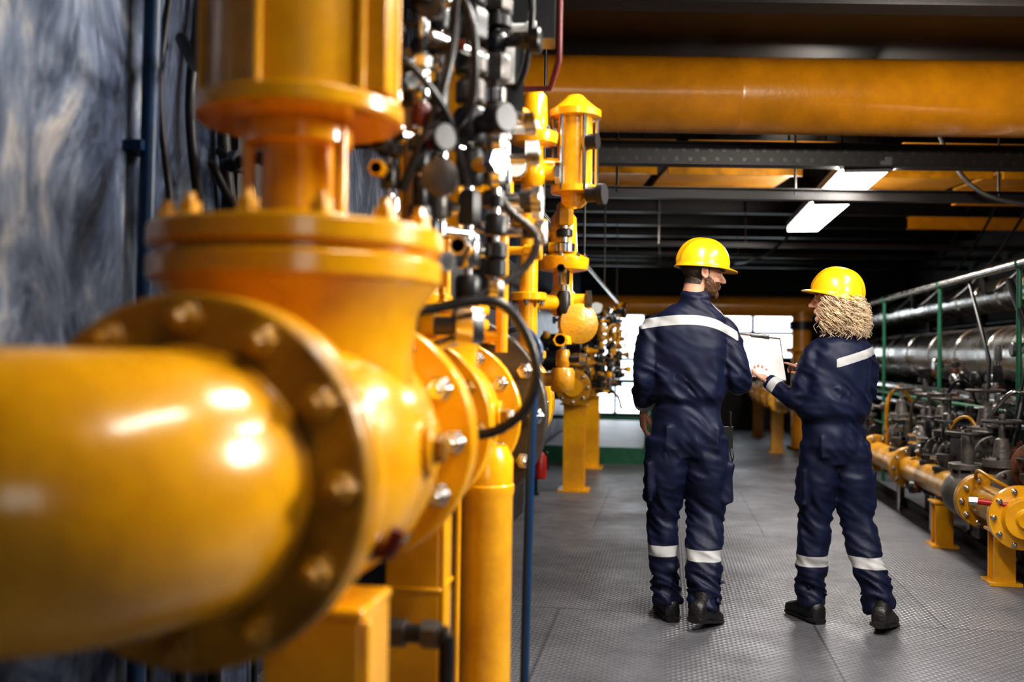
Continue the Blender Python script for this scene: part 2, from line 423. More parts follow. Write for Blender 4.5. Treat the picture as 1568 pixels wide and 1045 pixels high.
def person(name, X, Y):
    e = bpy.data.objects.new(name, None); e.location = (X, Y, 0); e.rotation_euler = (0, 0, YAW); COL.objects.link(e); return e

# ---- man
man = person('male_worker', 0.085, 4.996)
b = B()
torso(b, [(.02, 0, .80, .13, .10), (.025, 0, .88, .178, .122), (.025, 0, .97, .172, .12), (.025, 0, 1.05, .158, .108), (.025, 0, 1.07, .162, .112), (.022, 0, 1.10, .188, .134), (.02, 0, 1.2, .192, .138), (.018, -.005, 1.34, .2, .135), (.02, -.005, 1.43, .197, .125), (.025, -.005, 1.485, .175, .108), (.04, 0, 1.535, .125, .09), (.05, .0, 1.57, .078, .075), (.057, .005, 1.60, .064, .066), (.058, .005, 1.62, .064, .066)], -.08)
limb(b, [(-.07, 0, 1.42), (-.135, 0, 1.43), (-.178, -.01, 1.34), (-.195, -.03, 1.2), (-.19, .02, 1.13), (-.178, .1, 1.045)], [.04, .072, .07, .061, .057, .044])
limb(b, [(.10, 0, 1.42), (.175, 0, 1.43), (.226, -.02, 1.34), (.258, -.045, 1.2), (.278, .03, 1.165), (.335, .19, 1.19)], [.04, .074, .072, .063, .059, .044])
limb(b, [(-.07, 0, .90), (-.075, .01, .72), (-.08, .05, .52), (-.085, .035, .34), (-.072, .03, .2), (-.058, .025, .075)], [.11, .1, .08, .074, .07, .074])
limb(b, [(.11, 0, .90), (.122, .0, .72), (.12, .02, .52), (.102, -.06, .34), (.092, -.11, .2), (.085, -.145, .085)], [.115, .108, .092, .088, .082, .082])
b.box((.222, -.01, .68), (.05, .13, .2), CLOTH, -.1)
b.box((-.165, .0, .68), (.03, .13, .2), CLOTH)
b.box((-.055, -.098, .90), (.10, .02, .12), CLOTH); b.box((.11, -.103, .90), (.10, .02, .12), CLOTH, -.1)
b.tube([V((.057 + .068 * math.cos(a), .0 + .068 * math.sin(a), 1.6 + .012 * math.sin(a))) for a in [2 * pi * q / 24 for q in range(25)]], .012, CLOTH, 10)
me = remesh(b, .009, 4)
wrinkle(me, [((-.2, -.03, 1.2), .16, 1), ((.28, -.04, 1.18), .17, 1), ((-.07, 0, .12), .24, 1.2), ((.09, -.12, .12), .26, 1.2), ((-.08, .03, .52), .2, .9), ((.12, 0, .5), .22, .9), ((.02, 0, 1.1), .22, .9), ((.02, 0, .78), .2, 1), ((-.16, 0, 1.42), .14, .8), ((.2, 0, 1.42), .14, .8)], .0165)
aL, wL = V((-.19, .02, 1.13)), V((-.178, .1, 1.045)); aR, wR = V((.278, .03, 1.165)), V((.335, .19, 1.19))
def bm_(p):
    z0 = 1.475 - 1.4 * max(0, p.x - .02) ** 2 - .5 * min(0, p.x) ** 2
    v = min(.024 - abs(p.z - z0), .04 - p.y, p.x + .26, .255 - p.x)
    v = max(v, .026 - abs(p.z - .34) if p.z < .6 else -1)
    v = max(v, segband(p, aL, wL, .02, .018, .085), segband(p, aR, wR, .04, .02, .08))
    return v
setband(me, bm_)
addmesh(me, 'coverall', CLOTH, man)
b = B(); shoe(b, (-.050, .035, .097), .05, 0); shoe(b, (.080, -.155, .125), -.6, -.2); b.done('boots', parent=man, angle=50)
hand(man, 'left_hand', (-.178, .12, 1.02), (.05, .35, -1), (1, .2, 0), -1, (.5, .5, .55, .6, .4))
hand(man, 'right_hand', (.338, .20, 1.192), (.35, 1, .35), (.8, 0, -.7), -1, (.5, .55, .6, .65, .8))
hy = -1.48
head(man, (.092, .02, 1.715), hy, -.12, True)
helmet(man, (.093, .018, 1.742), hy, -.07, .036)
b = B(); b.box((.222, -.02, .90), (.045, .05, .11), BLKM, -.2); b.cyl((.23, -.03, .95), (.23, -.03, 1.03), .007, BLK, seg=8)
b.tube(spl([(.23, -.04, .86), (.24, -.06, .82), (.235, -.05, .79), (.225, -.04, .85)], 6), .003, BLK, 6)
b.done('belt_radio', parent=man, bevel=.003)

# ---- woman
wom = person('female_worker', 0.840, 5.113)
b = B()
torso(b, [(-.01, 0, .78, .12, .1), (-.012, 0, .86, .160, .12), (-.015, 0, .94, .155, .115), (-.02, 0, .985, .148, .108), (-.022, 0, 1.005, .155, .114), (-.022, 0, 1.03, .178, .135), (-.018, 0, 1.1, .178, .138), (-.005, -.005, 1.22, .166, .13), (.01, -.01, 1.32, .158, .118), (.012, -.008, 1.37, .142, .102), (.01, 0, 1.41, .1, .082), (.0, .0, 1.44, .062, .062), (-.005, .0, 1.465, .054, .056)], .28)
limb(b, [(-.04, -.01, 1.31), (-.10, -.02, 1.325), (-.148, -.02, 1.25), (-.19, .0, 1.115), (-.225, .05, 1.105), (-.31, .14, 1.18)], [.04, .062, .061, .055, .052, .038])
limb(b, [(.06, .02, 1.31), (.12, .03, 1.325), (.152, .045, 1.24), (.15, .06, 1.1), (.09, .13, 1.1), (-.06, .22, 1.22)], [.04, .064, .063, .057, .053, .04])
limb(b, [(-.08, 0, .88), (-.085, .01, .7), (-.095, .03, .5), (-.11, .03, .3), (-.114, .03, .2), (-.116, .03, .075)], [.1, .093, .08, .076, .072, .072])
limb(b, [(.06, 0, .88), (.078, .0, .7), (.10, -.01, .5), (.132, -.07, .3), (.155, -.11, .2), (.172, -.14, .09)], [.1, .095, .08, .078, .074, .074])
b.box((-.172, .01, .66), (.03, .12, .18), CLOTH); b.box((.16, .0, .66), (.03, .12, .18), CLOTH)
b.box((-.07, -.104, .86), (.1, .02, .11), CLOTH, .2); b.box((.06, -.084, .86), (.1, .02, .11), CLOTH, .2)
b.tube([V((-.005 + .06 * math.cos(a), .0 + .06 * math.sin(a), 1.45)) for a in [2 * pi * q / 24 for q in range(25)]], .012, CLOTH, 10)
me = remesh(b, .009, 4)
wrinkle(me, [((-.19, 0, 1.12), .17, 1), ((.165, .06, 1.1), .17, 1), ((-.12, .03, .12), .24, 1.2), ((.17, -.12, .14), .26, 1.2), ((-.09, .03, .5), .2, .9), ((.1, 0, .5), .22, .9), ((-.02, 0, 1.04), .22, 1), ((0, 0, .76), .2, 1), ((-.12, 0, 1.33), .14, .8), ((.14, 0, 1.33), .14, .8)], .0155)
aL, wL = V((-.225, .05, 1.105)), V((-.31, .14, 1.18)); aR, wR = V((.09, .13, 1.1)), V((-.06, .22, 1.22))
def bw_(p):
    z0 = 1.285 + .30 * (p.x + .015)
    v = min(.022 - abs(p.z - z0), .09 - p.y, p.x + .05, .29 - p.x)
    z1 = .30 if p.x < .03 else .315
    v = max(v, .026 - abs(p.z - z1) if p.z < .6 else -1)
    v = max(v, segband(p, aL, wL, .05, .022, .08), segband(p, aR, wR, .06, .022, .08))
    return v
setband(me, bw_)
addmesh(me, 'coverall', CLOTH, wom)
b = B(); shoe(b, (-.116, .03, .097), .28, 0, .26); shoe(b, (.178, -.15, .115), -.55, -.17, .27); b.done('boots', parent=wom, angle=50)
hand(wom, 'left_hand', (-.316, .147, 1.185), (-.12, 1, .25), (.1, -.3, .9), 1, (.75, .8, .85, .9, .3), .88)
hand(wom, 'right_hand', (-.068, .225, 1.225), (-1, .45, .55), (-.2, .3, -1), -1, (.1, .9, 1.0, 1.05, .5), .88)
hw = 1.18
head(wom, (-.020, .01, 1.588), hw, .0, False)
helmet(wom, (-.008, .005, 1.608), hw, .24, .034, .111, .128, .134)
cu = bpy.data.curves.new('curly_hair', 'CURVE'); cu.dimensions = '3D'; cu.bevel_depth = .0021; cu.bevel_resolution = 0
rnd = random.Random(12)
for k in range(900):
    th = rnd.uniform(-2.25, 2.25) + pi
    L = rnd.uniform(.12, .235); r0 = rnd.uniform(.7, .95); ph = rnd.random() * 6.28; hr_ = rnd.uniform(.007, .015); tw = rnd.uniform(3.5, 7); n = 34
    sp = cu.splines.new('POLY'); sp.points.add(n - 1); rr1 = rnd.uniform(.85, 1.42); kx = rnd.uniform(-.35, .35); co = []
    for i in range(n):
        t = i / (n - 1); R = r0 + (rr1 - r0) * math.sin(min(1, t * 1.3) * pi / 2); th2 = th + kx * t
        base = V((.088 * R * math.sin(th2), .10 * R * math.cos(th2) - .012, .02 - L * t)); base.y -= .02 * t
        a = ph + tw * t * 2 * pi * .7; e = V((math.cos(a) * math.cos(th), -math.cos(a) * math.sin(th), math.sin(a) * .6)) * hr_ * min(1, t * 4)
        e += V((math.sin(a) * math.sin(th), math.sin(a) * math.cos(th), 0)) * hr_ * min(1, t * 4)
        q = base + e; co += [q.x, q.y, q.z, 1]
    sp.points.foreach_set('co', co); sp.points.foreach_set('radius', [1.0 - .5 * i / (n - 1) for i in range(n)])
cu.materials.append(HAIR)
ho = bpy.data.objects.new('curly_hair', cu); COL.objects.link(ho); ho.parent = wom; ho.location = (-.02, .0, 1.61); ho.rotation_euler = (0, 0, hw)
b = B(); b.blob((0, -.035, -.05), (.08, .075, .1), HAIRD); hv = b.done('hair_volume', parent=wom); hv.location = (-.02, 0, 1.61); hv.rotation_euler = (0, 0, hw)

# ---- clipboard held between them
b = B()
b.box((0, 0, 0), (.23, .31, .004), BOARD); b.box((0, -.005, .004), (.212, .29, .003), PAPER); b.box((.006, -.008, .0065), (.208, .285, .001), PAPER, .02)
b.box((0, .14, .009), (.1, .03, .008), STEEL); b.cyl((-.05, .15, .012), (.05, .15, .012), .006, STEEL, seg=10)
o = b.done('clipboard', bevel=.001, keep=True)
c = V((.432, .30, 1.30)); e = Matrix.Translation((0.115, 5.0, 0)) @ Matrix.Rotation(YAW, 4, 'Z')
o.matrix_world = e @ Matrix.Translation(c) @ Matrix.Rotation(.10, 4, 'Y') @ Matrix.Rotation(math.radians(48), 4, 'X')

# ------------------------------------------------------------------ room shell
XL, XR, YB, YF, ZC = -1.6, 4.3, -4.0, 19.0, 3.45
def wall_with_holes(name, y, holes, m, th=0.2, x0=XL, x1=XR):
    b = B(); xs = x0
    for (a, c, z0, z1) in holes:
        if a > xs: b.box(((xs + a) / 2, y, ZC / 2), (a - xs, th, ZC), m)
        if z0 > 0: b.box(((a + c) / 2, y, z0 / 2), (c - a, th, z0), m)
        b.box(((a + c) / 2, y, (z1 + ZC) / 2), (c - a, th, ZC - z1), m)
        xs = c
    if xs < x1: b.box(((xs + x1) / 2, y, ZC / 2), (x1 - xs, th, ZC), m)
    return b.done(name)

b = B(); b.box(((XL + XR) / 2, (YB + YF) / 2, -0.06), (XR - XL, YF - YB, 0.12), FLOORM); b.done('floor')
b = B(); b.box(((XL + XR) / 2, (YB + YF) / 2, ZC + 0.05), (XR - XL, YF - YB, 0.1), DCEIL); b.done('ceiling')
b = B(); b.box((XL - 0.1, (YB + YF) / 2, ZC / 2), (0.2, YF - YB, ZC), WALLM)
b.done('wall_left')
b = B(); b.box((XR + 0.1, (YB + YF) / 2, ZC / 2), (0.2, YF - YB, ZC), DWALL); b.done('wall_right')
far_h = [(-1.5, -0.4, 0.2, 2.3), (0.8, 2.4, 1.3, 2.25)]
wall_with_holes('wall_far', YF + 0.1, far_h, DWALL)
back_h = [(1.3, 3.0, 1.2, 2.9)]
wall_with_holes('wall_back', YB - 0.1, back_h, DWALL)
k = 1
for (a, c, z0, z1), y in [(h, YF + 0.1) for h in far_h] + [(h, YB - 0.1) for h in back_h]:
    b = B(); n = max(2, int((c - a) / 0.62))
    for i in range(n + 1): b.box((a + (c - a) * i / n, y, (z0 + z1) / 2), (0.06, 0.07, z1 - z0), FRAME)
    for j in range(3): b.box(((a + c) / 2, y, z0 + (z1 - z0) * j / 2), (c - a, 0.06, 0.06), FRAME)
    b.done('window_%d' % k); k += 1

# ------------------------------------------------------------------ ceiling steel
b = B(); d = 10.5; i = 0
while d < 18.3:
    x0, y0 = camline(d, XL + 0.02); x1, y1 = camline(d, XR - 0.02)
    b.ibeam((x0, y0, 3.1), (x1, y1, 3.1), 0.22, 0.13, 0.014, DKST)
    d += 1.15; i += 1
for x in (-0.9, 0.35, 2.1, 3.2):
    b.ibeam((x, 8.2, 3.31), (x, 18.8, 3.31), 0.16, 0.1, 0.012, DKST)
for dd in (1.5, 3.5, 5.3):
    x0, y0 = camline(dd, XL + 0.02); x1, y1 = camline(dd, XR - 0.02)
    b.ibeam((x0, y0, 3.3), (x1, y1, 3.3), 0.26, 0.16, 0.014, DKST)
b.done('ceiling_steel_joists')

b = B()
x0, y0 = camline(7.35, XL + 0.02); x1, y1 = camline(7.35, XR - 0.02)
p0, p1 = V((x0, y0, 2.80)), V((x1, y1, 2.80))
b.ibeam(p0, p1, 0.17, 0.13, 0.012, DKST)
dr = (p1 - p0).normalized(); nm = V((dr.y, -dr.x, 0)); L = (p1 - p0).length
for r in (-0.035, 0.035):
    for i in range(int(L / 0.1)):
        q = p0 + dr * (0.06 + i * 0.1 + (0.05 if r > 0 else 0)) + V((0, 0, r)) + nm * 0.005
        b.cyl(q, q + nm * 0.004, 0.014, GREYF, seg=10)
        b.cyl(q, q + nm * 0.006, 0.009, BLK, seg=10)
b.done('perforated_support_beam')
b = B(); x0, y0 = camline(7.9, XL + 0.02); x1, y1 = camline(7.9, XR - 0.02)
b.ibeam((x0, y0, 2.6), (x1, y1, 2.6), 0.09, 0.09, 0.01, DKST)
for X in (-0.4, 1.0, 2.6, 3.6):
    xx, yy = camline(7.9, X); b.cyl((xx, yy, 2.6), (xx, yy, ZC), 0.01, DKST, seg=8)
b.done('cable_support_channel')
b = B()
for i, dd in enumerate((11.6, 12.8, 14.2)):
    for X in (-0.1, 0.9):
        xx, yy = camline(dd, X); b.cyl((xx, yy, 2.62), (xx, yy, ZC), 0.008, STEEL, seg=8)
    x0, y0 = camline(dd, XL + 0.05); x1, y1 = camline(dd, XR - 0.05)
    b.ibeam((x0, y0, 2.62), (x1, y1, 2.62), 0.06, 0.06, 0.008, DKST)
b.done('suspended_cable_trays')
b = B()
for (xa, xb) in ((-1.5, -.1), (0.0, 1.22), (1.74, 2.95), (3.05, 4.2)):
    x0, y0 = camline(9.15, xa); x1, y1 = camline(9.15, xb)
    b.box(((x0 + x1) / 2, (y0 + y1) / 2, 3.06), ((xb - xa) / .988, 2.1, .03), CEIL, YAW)
    for s in (-1.0, 0, 1.0):
        b.box(((x0 + x1) / 2 - s * math.sin(YAW), (y0 + y1) / 2 + s * math.cos(YAW), 3.02), ((xb - xa) / .988, .03, .08), YEL2, YAW)
    for q in (.1, .9): b.cyl((x0 + (x1 - x0) * q, y0 + (y1 - y0) * q, 3.07), (x0 + (x1 - x0) * q, y0 + (y1 - y0) * q, ZC), .01, DKST, seg=8)
b.done('ochre_soffit_panels')

# big overhead ochre pipe
b = B()
x0, y0 = camline(6.9, XL + 0.06); x1, y1 = camline(6.9, XR - 0.06)
p0, p1 = V((x0, y0, 3.12)), V((x1, y1, 3.12)); dr = (p1 - p0); L = dr.length; dr.normalize()
prof = []
for w in (0, 2.0, 4.7):
    prof += [(w, 0.262), (w + 0.01, 0.265), (w + 0.03, 0.265), (w + 0.04, 0.262)]
prof.append((L, 0.262)); b.lathe(p0, dr, prof, OCH, 64)
b.done('overhead_gas_pipe')

# far horizontal header with drop leg
b = B(); x0 = XL + 0.02
b.tube([V((x0, 14.6, 2.05)), V((2.05, 14.85, 2.05))], 0.145, OCH, 28)
b.lathe((2.05, 14.85, 2.05), (1, 0.06, 0), [(0, .145), (.05, .13), (.09, .08), (.1, .01)], OCH, 28)
b.cyl((1.93, 14.85, 0), (1.93, 14.85, 2.0), .135, OCH, seg=28)
b.cyl((1.93, 14.85, 1.72), (1.93, 14.85, 1.84), .17, BLKM, seg=28)
b.flange((1.93, 14.85, 1.4), (0, 0, 1), 0.22, 0.06, OCH, 8, 0.015); b.flange((1.93, 14.85, 0.02), (0, 0, 1), 0.2, 0.03, OCH, 8, 0.015)
b.done('drop_leg_gas_pipe')

# ------------------------------------------------------------------ lamps
def lamp(x, y, z, L=1.35, power=60, up=0, W=.24, name='fluorescent_lamp'):
    e = bpy.data.objects.new(name, None); e.location = (x, y, z); COL.objects.link(e)
    b = B(); b.box((0, 0, 0.05), (W + .04, L, 0.06), DKST); b.box((0, 0, 0.0), (W, L - 0.04, 0.05), LAMPM)
    for s in (-1, 1):
        b.box((0, s * (L / 2 - 0.01), 0.01), (W + .02, 0.03, 0.08), DKST)
        b.cyl((0, s * L * 0.3, 0.08), (0, s * L * 0.3, ZC - z), 0.008, DKST, seg=8)
    b.done('housing', parent=e)
    ld = bpy.data.lights.new(name + '_light', 'AREA'); ld.shape = 'RECTANGLE'; ld.size = W - .02; ld.size_y = L - 0.05
    ld.energy = power; ld.color = (1, 0.95, 0.88)
    lo = bpy.data.objects.new('tube_light', ld); lo.location = (0, 0, -0.035); COL.objects.link(lo); lo.parent = e
    if up:
        for s in (-1, 1):
            ld = bpy.data.lights.new(name + '_side', 'AREA'); ld.shape = 'RECTANGLE'; ld.size = .04; ld.size_y = L - 0.05
            ld.energy = up; ld.color = (1, 0.93, 0.84)
            lo = bpy.data.objects.new('side_light', ld); lo.location = (s * (W / 2 + .04), 0, 0.0); lo.rotation_euler = (0, -s * math.radians(115), 0); COL.objects.link(lo); lo.parent = e
lamp(1.46, 8.35, 2.72, 1.35, 55, 20, .31)
lamp(1.46, 10.25, 2.72, 2.0, 55, 14, .31)
lamp(0.25, 3.5, 3.02, 1.3, 62)  # this and the next two lamps are unseen, added to light the foreground
lamp(1.7, 3.9, 3.02, 1.3, 52)
lamp(0.55, 1.4, 3.0, 1.3, 16)
def flood(loc, target, W, H, power):  # unseen fixture added to throw extra light on a target
    fe = bpy.data.objects.new('added_floodlight', None); fe.location = loc; COL.objects.link(fe)
    d = (V(target) - V(loc)).normalized(); fe.rotation_euler = d.to_track_quat('Y', 'Z').to_euler()
    b = B(); b.box((0, -.05, 0), (W + .05, .08, H + .04), DKST); b.box((0, -.006, 0), (W, .01, H), LAMPM)
    b.box((-W / 2 - .04, -.05, 0), (.02, .04, H * .5), DKST); b.box((W / 2 + .04, -.05, 0), (.02, .04, H * .5), DKST)
    b.done('housing', parent=fe)
    b = B(); b.cyl((0, 0, 0), (0, 0, ZC - loc[2]), .015, DKST, seg=10) ; m_ = b.done('hanger', parent=fe)
    q = fe.rotation_euler.to_matrix().to_4x4().inverted(); m_.matrix_local = q @ Matrix.Translation(-d * .06)
    ld = bpy.data.lights.new('flood', 'AREA'); ld.shape = 'RECTANGLE'; ld.size = W - .01; ld.size_y = H - .01; ld.energy = power; ld.color = (1, .95, .87)
    lo = bpy.data.objects.new('flood_light', ld); lo.location = (0, .012, 0); lo.rotation_euler = (math.radians(90), 0, 0); COL.objects.link(lo); lo.parent = fe
flood((1.6, 4.6, 2.98), (1.9, 7.0, 3.0), .46, .13, 38)  # added out of view to brighten the front of the overhead pipe
flood((2.0, 2.9, 2.25), (-.75, 2.3, 1.3), .6, .45, 95)  # added out of view on the right to side-light the valves

# ------------------------------------------------------------------ foreground pipe + valves
XA, ZA = -0.76, 1.08
b = B()
path = [V((XA, 1.50, ZA)), V((XA, 1.47, ZA))]
Rb = 0.235
for i in range(1, 17):
    a = i / 16 * pi / 2
    path.append(V((XA - Rb + Rb * math.cos(a), 1.47 - Rb * math.sin(a), ZA)))
path += [V((-1.3, 1.235, ZA)), V((-1.59, 1.235, ZA))]
b.tube(path, 0.213, YEL, 56)
b.tube([V((XA, 1.465, ZA)), V((XA, 1.485, ZA))], 0.219, YEL, 56)
b.flange((XA, 1.495, ZA), (0, 1, 0), 0.305, 0.062, YEL2, 12, 0.026, YEL2, 0.262, 0.05)
b.done('inlet_elbow_pipe', bevel=0.004)

def valve(name, y0, y1, R, rb, bon_r, bon_z, zt, act=None, nb=12, m=YEL, x=XA, z=ZA):
    b = B(); yc = (y0 + y1) / 2; th = 0.05; L = y1 - y0
    b.flange((x, y0, z), (0, 1, 0), R, th, m, nb, R * 0.07, BOLT, R * 0.86, 0.045)
    b.flange((x, y1 - th, z), (0, 1, 0), R, th, m, nb, R * 0.085, STEEL, R * 0.84, 0.06)
    prof = [(th, rb * .72), (L * .14, rb * .74), (L * .2, rb * .8), (L * .3, rb * .95), (L * .4, rb * .995), (L * .5, rb), (L * .6, rb * .995), (L * .7, rb * .95), (L * .8, rb * .8), (L * .86, rb * .74), (L - th, rb * .72)]
    b.lathe((x, y0, z), (0, 1, 0), prof, m, 56)
    H = bon_z - z
    b.lathe((x, yc, z), (0, 0, 1), [(0, bon_r * .85), (H * .6, bon_r * .80), (H * .85, bon_r * .84), (H, bon_r * .97)], m, 56)
    t = bon_r * 0.17
    b.lathe((x, yc, bon_z), (0, 0, 1), [(0, bon_r - .006), (.006, bon_r), (t - .006, bon_r), (t, bon_r - .006), (t + .002, bon_r * .93), (t + .012, bon_r * .93), (t + .014, bon_r - .006), (t + .02, bon_r), (2 * t + .006, bon_r), (2 * t + .012, bon_r - .006)], m, 56)
    top = bon_z + 2 * t + .012
    b.bolts((x, yc, top), (0, 0, 1), bon_r * .86, nb, bon_r * .075, .045, m)
    b.cyl((x + rb * .9, yc, z + .02), (x + rb * 1.05, yc, z + .02), rb * .2, m, seg=24)
    b.lathe((x + rb * 1.05, yc, z + .02), (1, 0, 0), [(0, rb * .11), (.02, rb * .11)], BOLT, 6)
    b.cyl((x, yc, z - rb * .95), (x, yc, z - rb - .05), .035, m)
    b.lathe((x, yc, top), (0, 0, 1), [(0, bon_r * .42), (.03, bon_r * .4), (.035, bon_r * .27), (zt - top - .05, bon_r * .25), (zt - top - .045, bon_r * .36), (zt - top, bon_r * .36)], m, 40)
    for s in (-1, 1):
        b.cyl((x + s * bon_r * .33, yc - bon_r * .1, top), (x + s * bon_r * .33, yc - bon_r * .1, zt), .014, m, seg=10)
    if act:
        ra, h = act
        b.lathe((x, yc, zt), (0, 0, 1), [(0, ra * 1.12), (.006, ra * 1.16), (.035, ra * 1.16), (.042, ra * 1.1), (.045, ra), (h, ra), (h + .01, ra * 1.16), (h + .05, ra * 1.16), (h + .06, ra * .5)], m, 56)
        for q in range(6):
            a = q * pi / 3 + .45
            b.cyl((x + ra * 1.07 * math.cos(a), yc + ra * 1.07 * math.sin(a), zt), (x + ra * 1.07 * math.cos(a), yc + ra * 1.07 * math.sin(a), zt + h), .011, m, seg=10)
        b.box((x + ra * .98, yc - ra * .35, zt + h * .5), (.06, .07, h * .9), m)
    return b.done(name, bevel=0.003)

valve('ball_valve', 1.560, 2.40, 0.305, 0.285, 0.30, 1.43, 1.765, (0.185, 0.85))
b = B(); b.flange((XA, 2.402, ZA), (0, 1, 0), 0.30, 0.05, YEL, 12, .02, STEEL, .25, .05)
b.cyl((XA, 2.44, ZA), (XA, 2.80, ZA), .2, YEL, seg=48)
b.done('valve_spool_pipe', bevel=.003)
valve('ball_valve', 2.80, 3.44, 0.27, 0.235, 0.20, 1.37, 1.66, (0.085, 0.55))
b = B(); b.flange((XA, 3.445, ZA), (0, 1, 0), 0.355, 0.06, GREYF, 12, .024, STEEL, .315, .05)
b.cyl((XA, 3.5, ZA), (XA, 4.5, ZA), .17, YEL, seg=48)
b.flange((XA, 4.44, ZA), (0, 1, 0), 0.26, 0.06, YEL, 12, .02, STEEL, .22, .05)
b.lathe((XA, 4.5, ZA), (0, 1, 0), [(0, .26), (.05, .26), (.06, .12), (.1, .1)], YEL, 40)
b.done('outlet_pipe', bevel=.003)

def boxpost(name, x, y, w, z1, weld=None):
    b = B(); b.box((x, y, z1 / 2), (w, w, z1), YEL); b.box((x, y, .012), (w * 1.5, w * 1.5, .024), YEL); 
    b.box((x, y, z1 + .01), (w * 1.04, w * 1.04, .02), YEL)
    b.box((x + w * .5 + .008, y - w * .5 + .01, z1 / 2), (.016, .02, z1), YEL)
    if weld: b.box((x, y, weld), (w + .014, w + .014, .014), YEL)
    b.done(name, bevel=.006)
boxpost('valve_support_post', -0.64, 1.86, .19, .80)
boxpost('valve_support_post', -0.665, 2.68, .15, .86, .66)
b = B(); b.lathe((-0.57, 3.16, 0), (0, 0, 1), [(0, .13), (.02, .13), (.021, .09), (.84, .09), (.85, .094), (.875, .094), (.88, .09), (.96, .09), (1.0, .07)], YEL, 40)
b.cyl((-0.63, 3.02, 0), (-0.63, 3.02, .95), .011, YEL)
b.cyl((-0.57, 3.16, .93), (-0.74, 3.16, 1.02), .07, YEL)
b.done('vertical_drain_pipe')
b = B(); b.tube(spl([(-.455, 3.30, 0), (-.45, 3.30, .5), (-.44, 3.3, 1.0), (-.43, 3.32, 1.25)], 6), .015, BLUE, 14)
b.tube(spl([(-.43, 3.32, 1.25), (-.42, 3.33, 1.32), (-.48, 3.4, 1.38), (-.55, 3.5, 1.38)], 6), .012, BLUE, 12); b.done('blue_sensing_line')

b = B(); b.tube([(-1.2, 2.3, .63), (-.5, 2.3, .63)], .022, BLKM, 14); b.tube([(-.75, 2.3, .63), (-.75, 2.3, .0)], .02, BLUE, 14)
for x in (-.9, -.62, -.54): b.cyl((x - .02, 2.3, .63), (x + .02, 2.3, .63), .034, GREYF, seg=6)
b.tube([(-.5, 2.3, .63), (-.5, 2.3, .0)], .018, BLKM, 14)
b.done('bypass_tubing')

b = B(); c = V((-.5, 1.64, .965))
b.cyl(c + V((-.12, 0, 0)), c, .018, BOLT); b.blob(c, (.032, .032, .03), DRED); b.cyl(c, c + V((.05, 0, 0)), .02, BOLT, seg=6)
b.tube(spl([c + V((0, 0, .02)), c + V((.0, -.01, .045)), c + V((-.06, -.03, .05)), c + V((-.11, -.03, .065))], 5), .012, DRED, 8)
b.tube(spl([c, c + V((.04, -.01, -.01)), c + V((.06, -.01, .03))], 5), .014, DRED, 8)
b.done('drain_cock')

b = B()
pts = spl([(-.70, 2.40, 1.46), (-.64, 2.5, 1.405), (-.506, 2.55, 1.43), (-.42, 2.57, 1.42), (-.355, 2.58, 1.33), (-.335, 2.58, 1.23), (-.37, 2.57, 1.14), (-.46, 2.56, 1.085), (-.56, 2.55, 1.10), (-.60, 2.55, 1.15)], 8)
b.tube(pts, [.0145 if i % 2 else .0125 for i in range(len(pts))], BLK, 12); b.done('flexible_conduit')
b = B(); pts = spl([(-.52, 2.7, 1.45), (-.40, 2.75, 1.53), (-.36, 2.75, 1.62), (-.44, 2.75, 1.7), (-.5, 2.75, 1.8)], 10)
b.tube(pts, [.013 if i % 2 else .010 for i in range(len(pts))], GREYF, 10); b.done('braided_hose')

def stack(b, x, y, z0, z1, s=1.0, pal=None, side=True, seed=0):
    rnd = random.Random(seed); pal = pal or [STEEL, BLKM, STEEL, YEL, BLK]
    b.cyl((x, y, z0), (x, y, z1), .009 * s, STEEL, seg=10); z = z0
    while z < z1 - .01:
        h = rnd.uniform(.02, .075) * s; r = rnd.uniform(.014, .036) * s; m = rnd.choice(pal)
        h = min(h, z1 - z)
        b.lathe((x, y, z), (0, 0, 1), [(0, r * .85), (h * .1, r), (h * .85, r), (h, r * .8)], m, 6 if rnd.random() < .35 else 20)
        if side and rnd.random() < .55:
            a = rnd.choice([0, pi, -pi / 2, -.7, 2.6]); l = rnd.uniform(.05, .11) * s; dd = V((math.cos(a), math.sin(a), 0)); q = V((x, y, z + h / 2))
            m2 = rnd.choice(pal); b.cyl(q, q + dd * l, r * .55, m2, seg=12); b.cyl(q + dd * l * .7, q + dd * l, r * .8, rnd.choice(pal), seg=6)
            if rnd.random() < .35: b.lathe(q + dd * l, dd, [(0, .028 * s), (.02 * s, .03 * s), (.024 * s, .026 * s)], m2, 24)
        z += h + rnd.uniform(0, .02) * s

def gauge(b, c, ax, r, m=STEEL):
    b.lathe(c, ax, [(0, r * .9), (.005, r), (.03, r), (.032, r * .9)], m, 32); b.lathe(V(c) + V(ax).normalized() * .0325, ax, [(0, r * .88), (.001, r * .88)], WHT, 32)

def regulator(b, x, y, z, s, m=YEL):
    b.lathe((x, y, z), (0, 0, 1), [(0, .03 * s), (.03 * s, .05 * s), (.07 * s, .05 * s), (.09 * s, .035 * s), (.15 * s, .035 * s), (.16 * s, .085 * s), (.18 * s, .09 * s), (.20 * s, .09 * s), (.22 * s, .05 * s), (.34 * s, .045 * s), (.36 * s, .03 * s)], m, 36)
    b.bolts((x, y, z + .2 * s), (0, 0, 1), .078 * s, 8, .008 * s, .02, STEEL)
    b.cyl((x - .09 * s, y, z + .05 * s), (x + .09 * s, y, z + .05 * s), .028 * s, m); 
    for q in (-1, 1): b.cyl((x + q * .08 * s, y, z + .05 * s), (x + q * .1 * s, y, z + .05 * s), .04 * s, STEEL, seg=6)

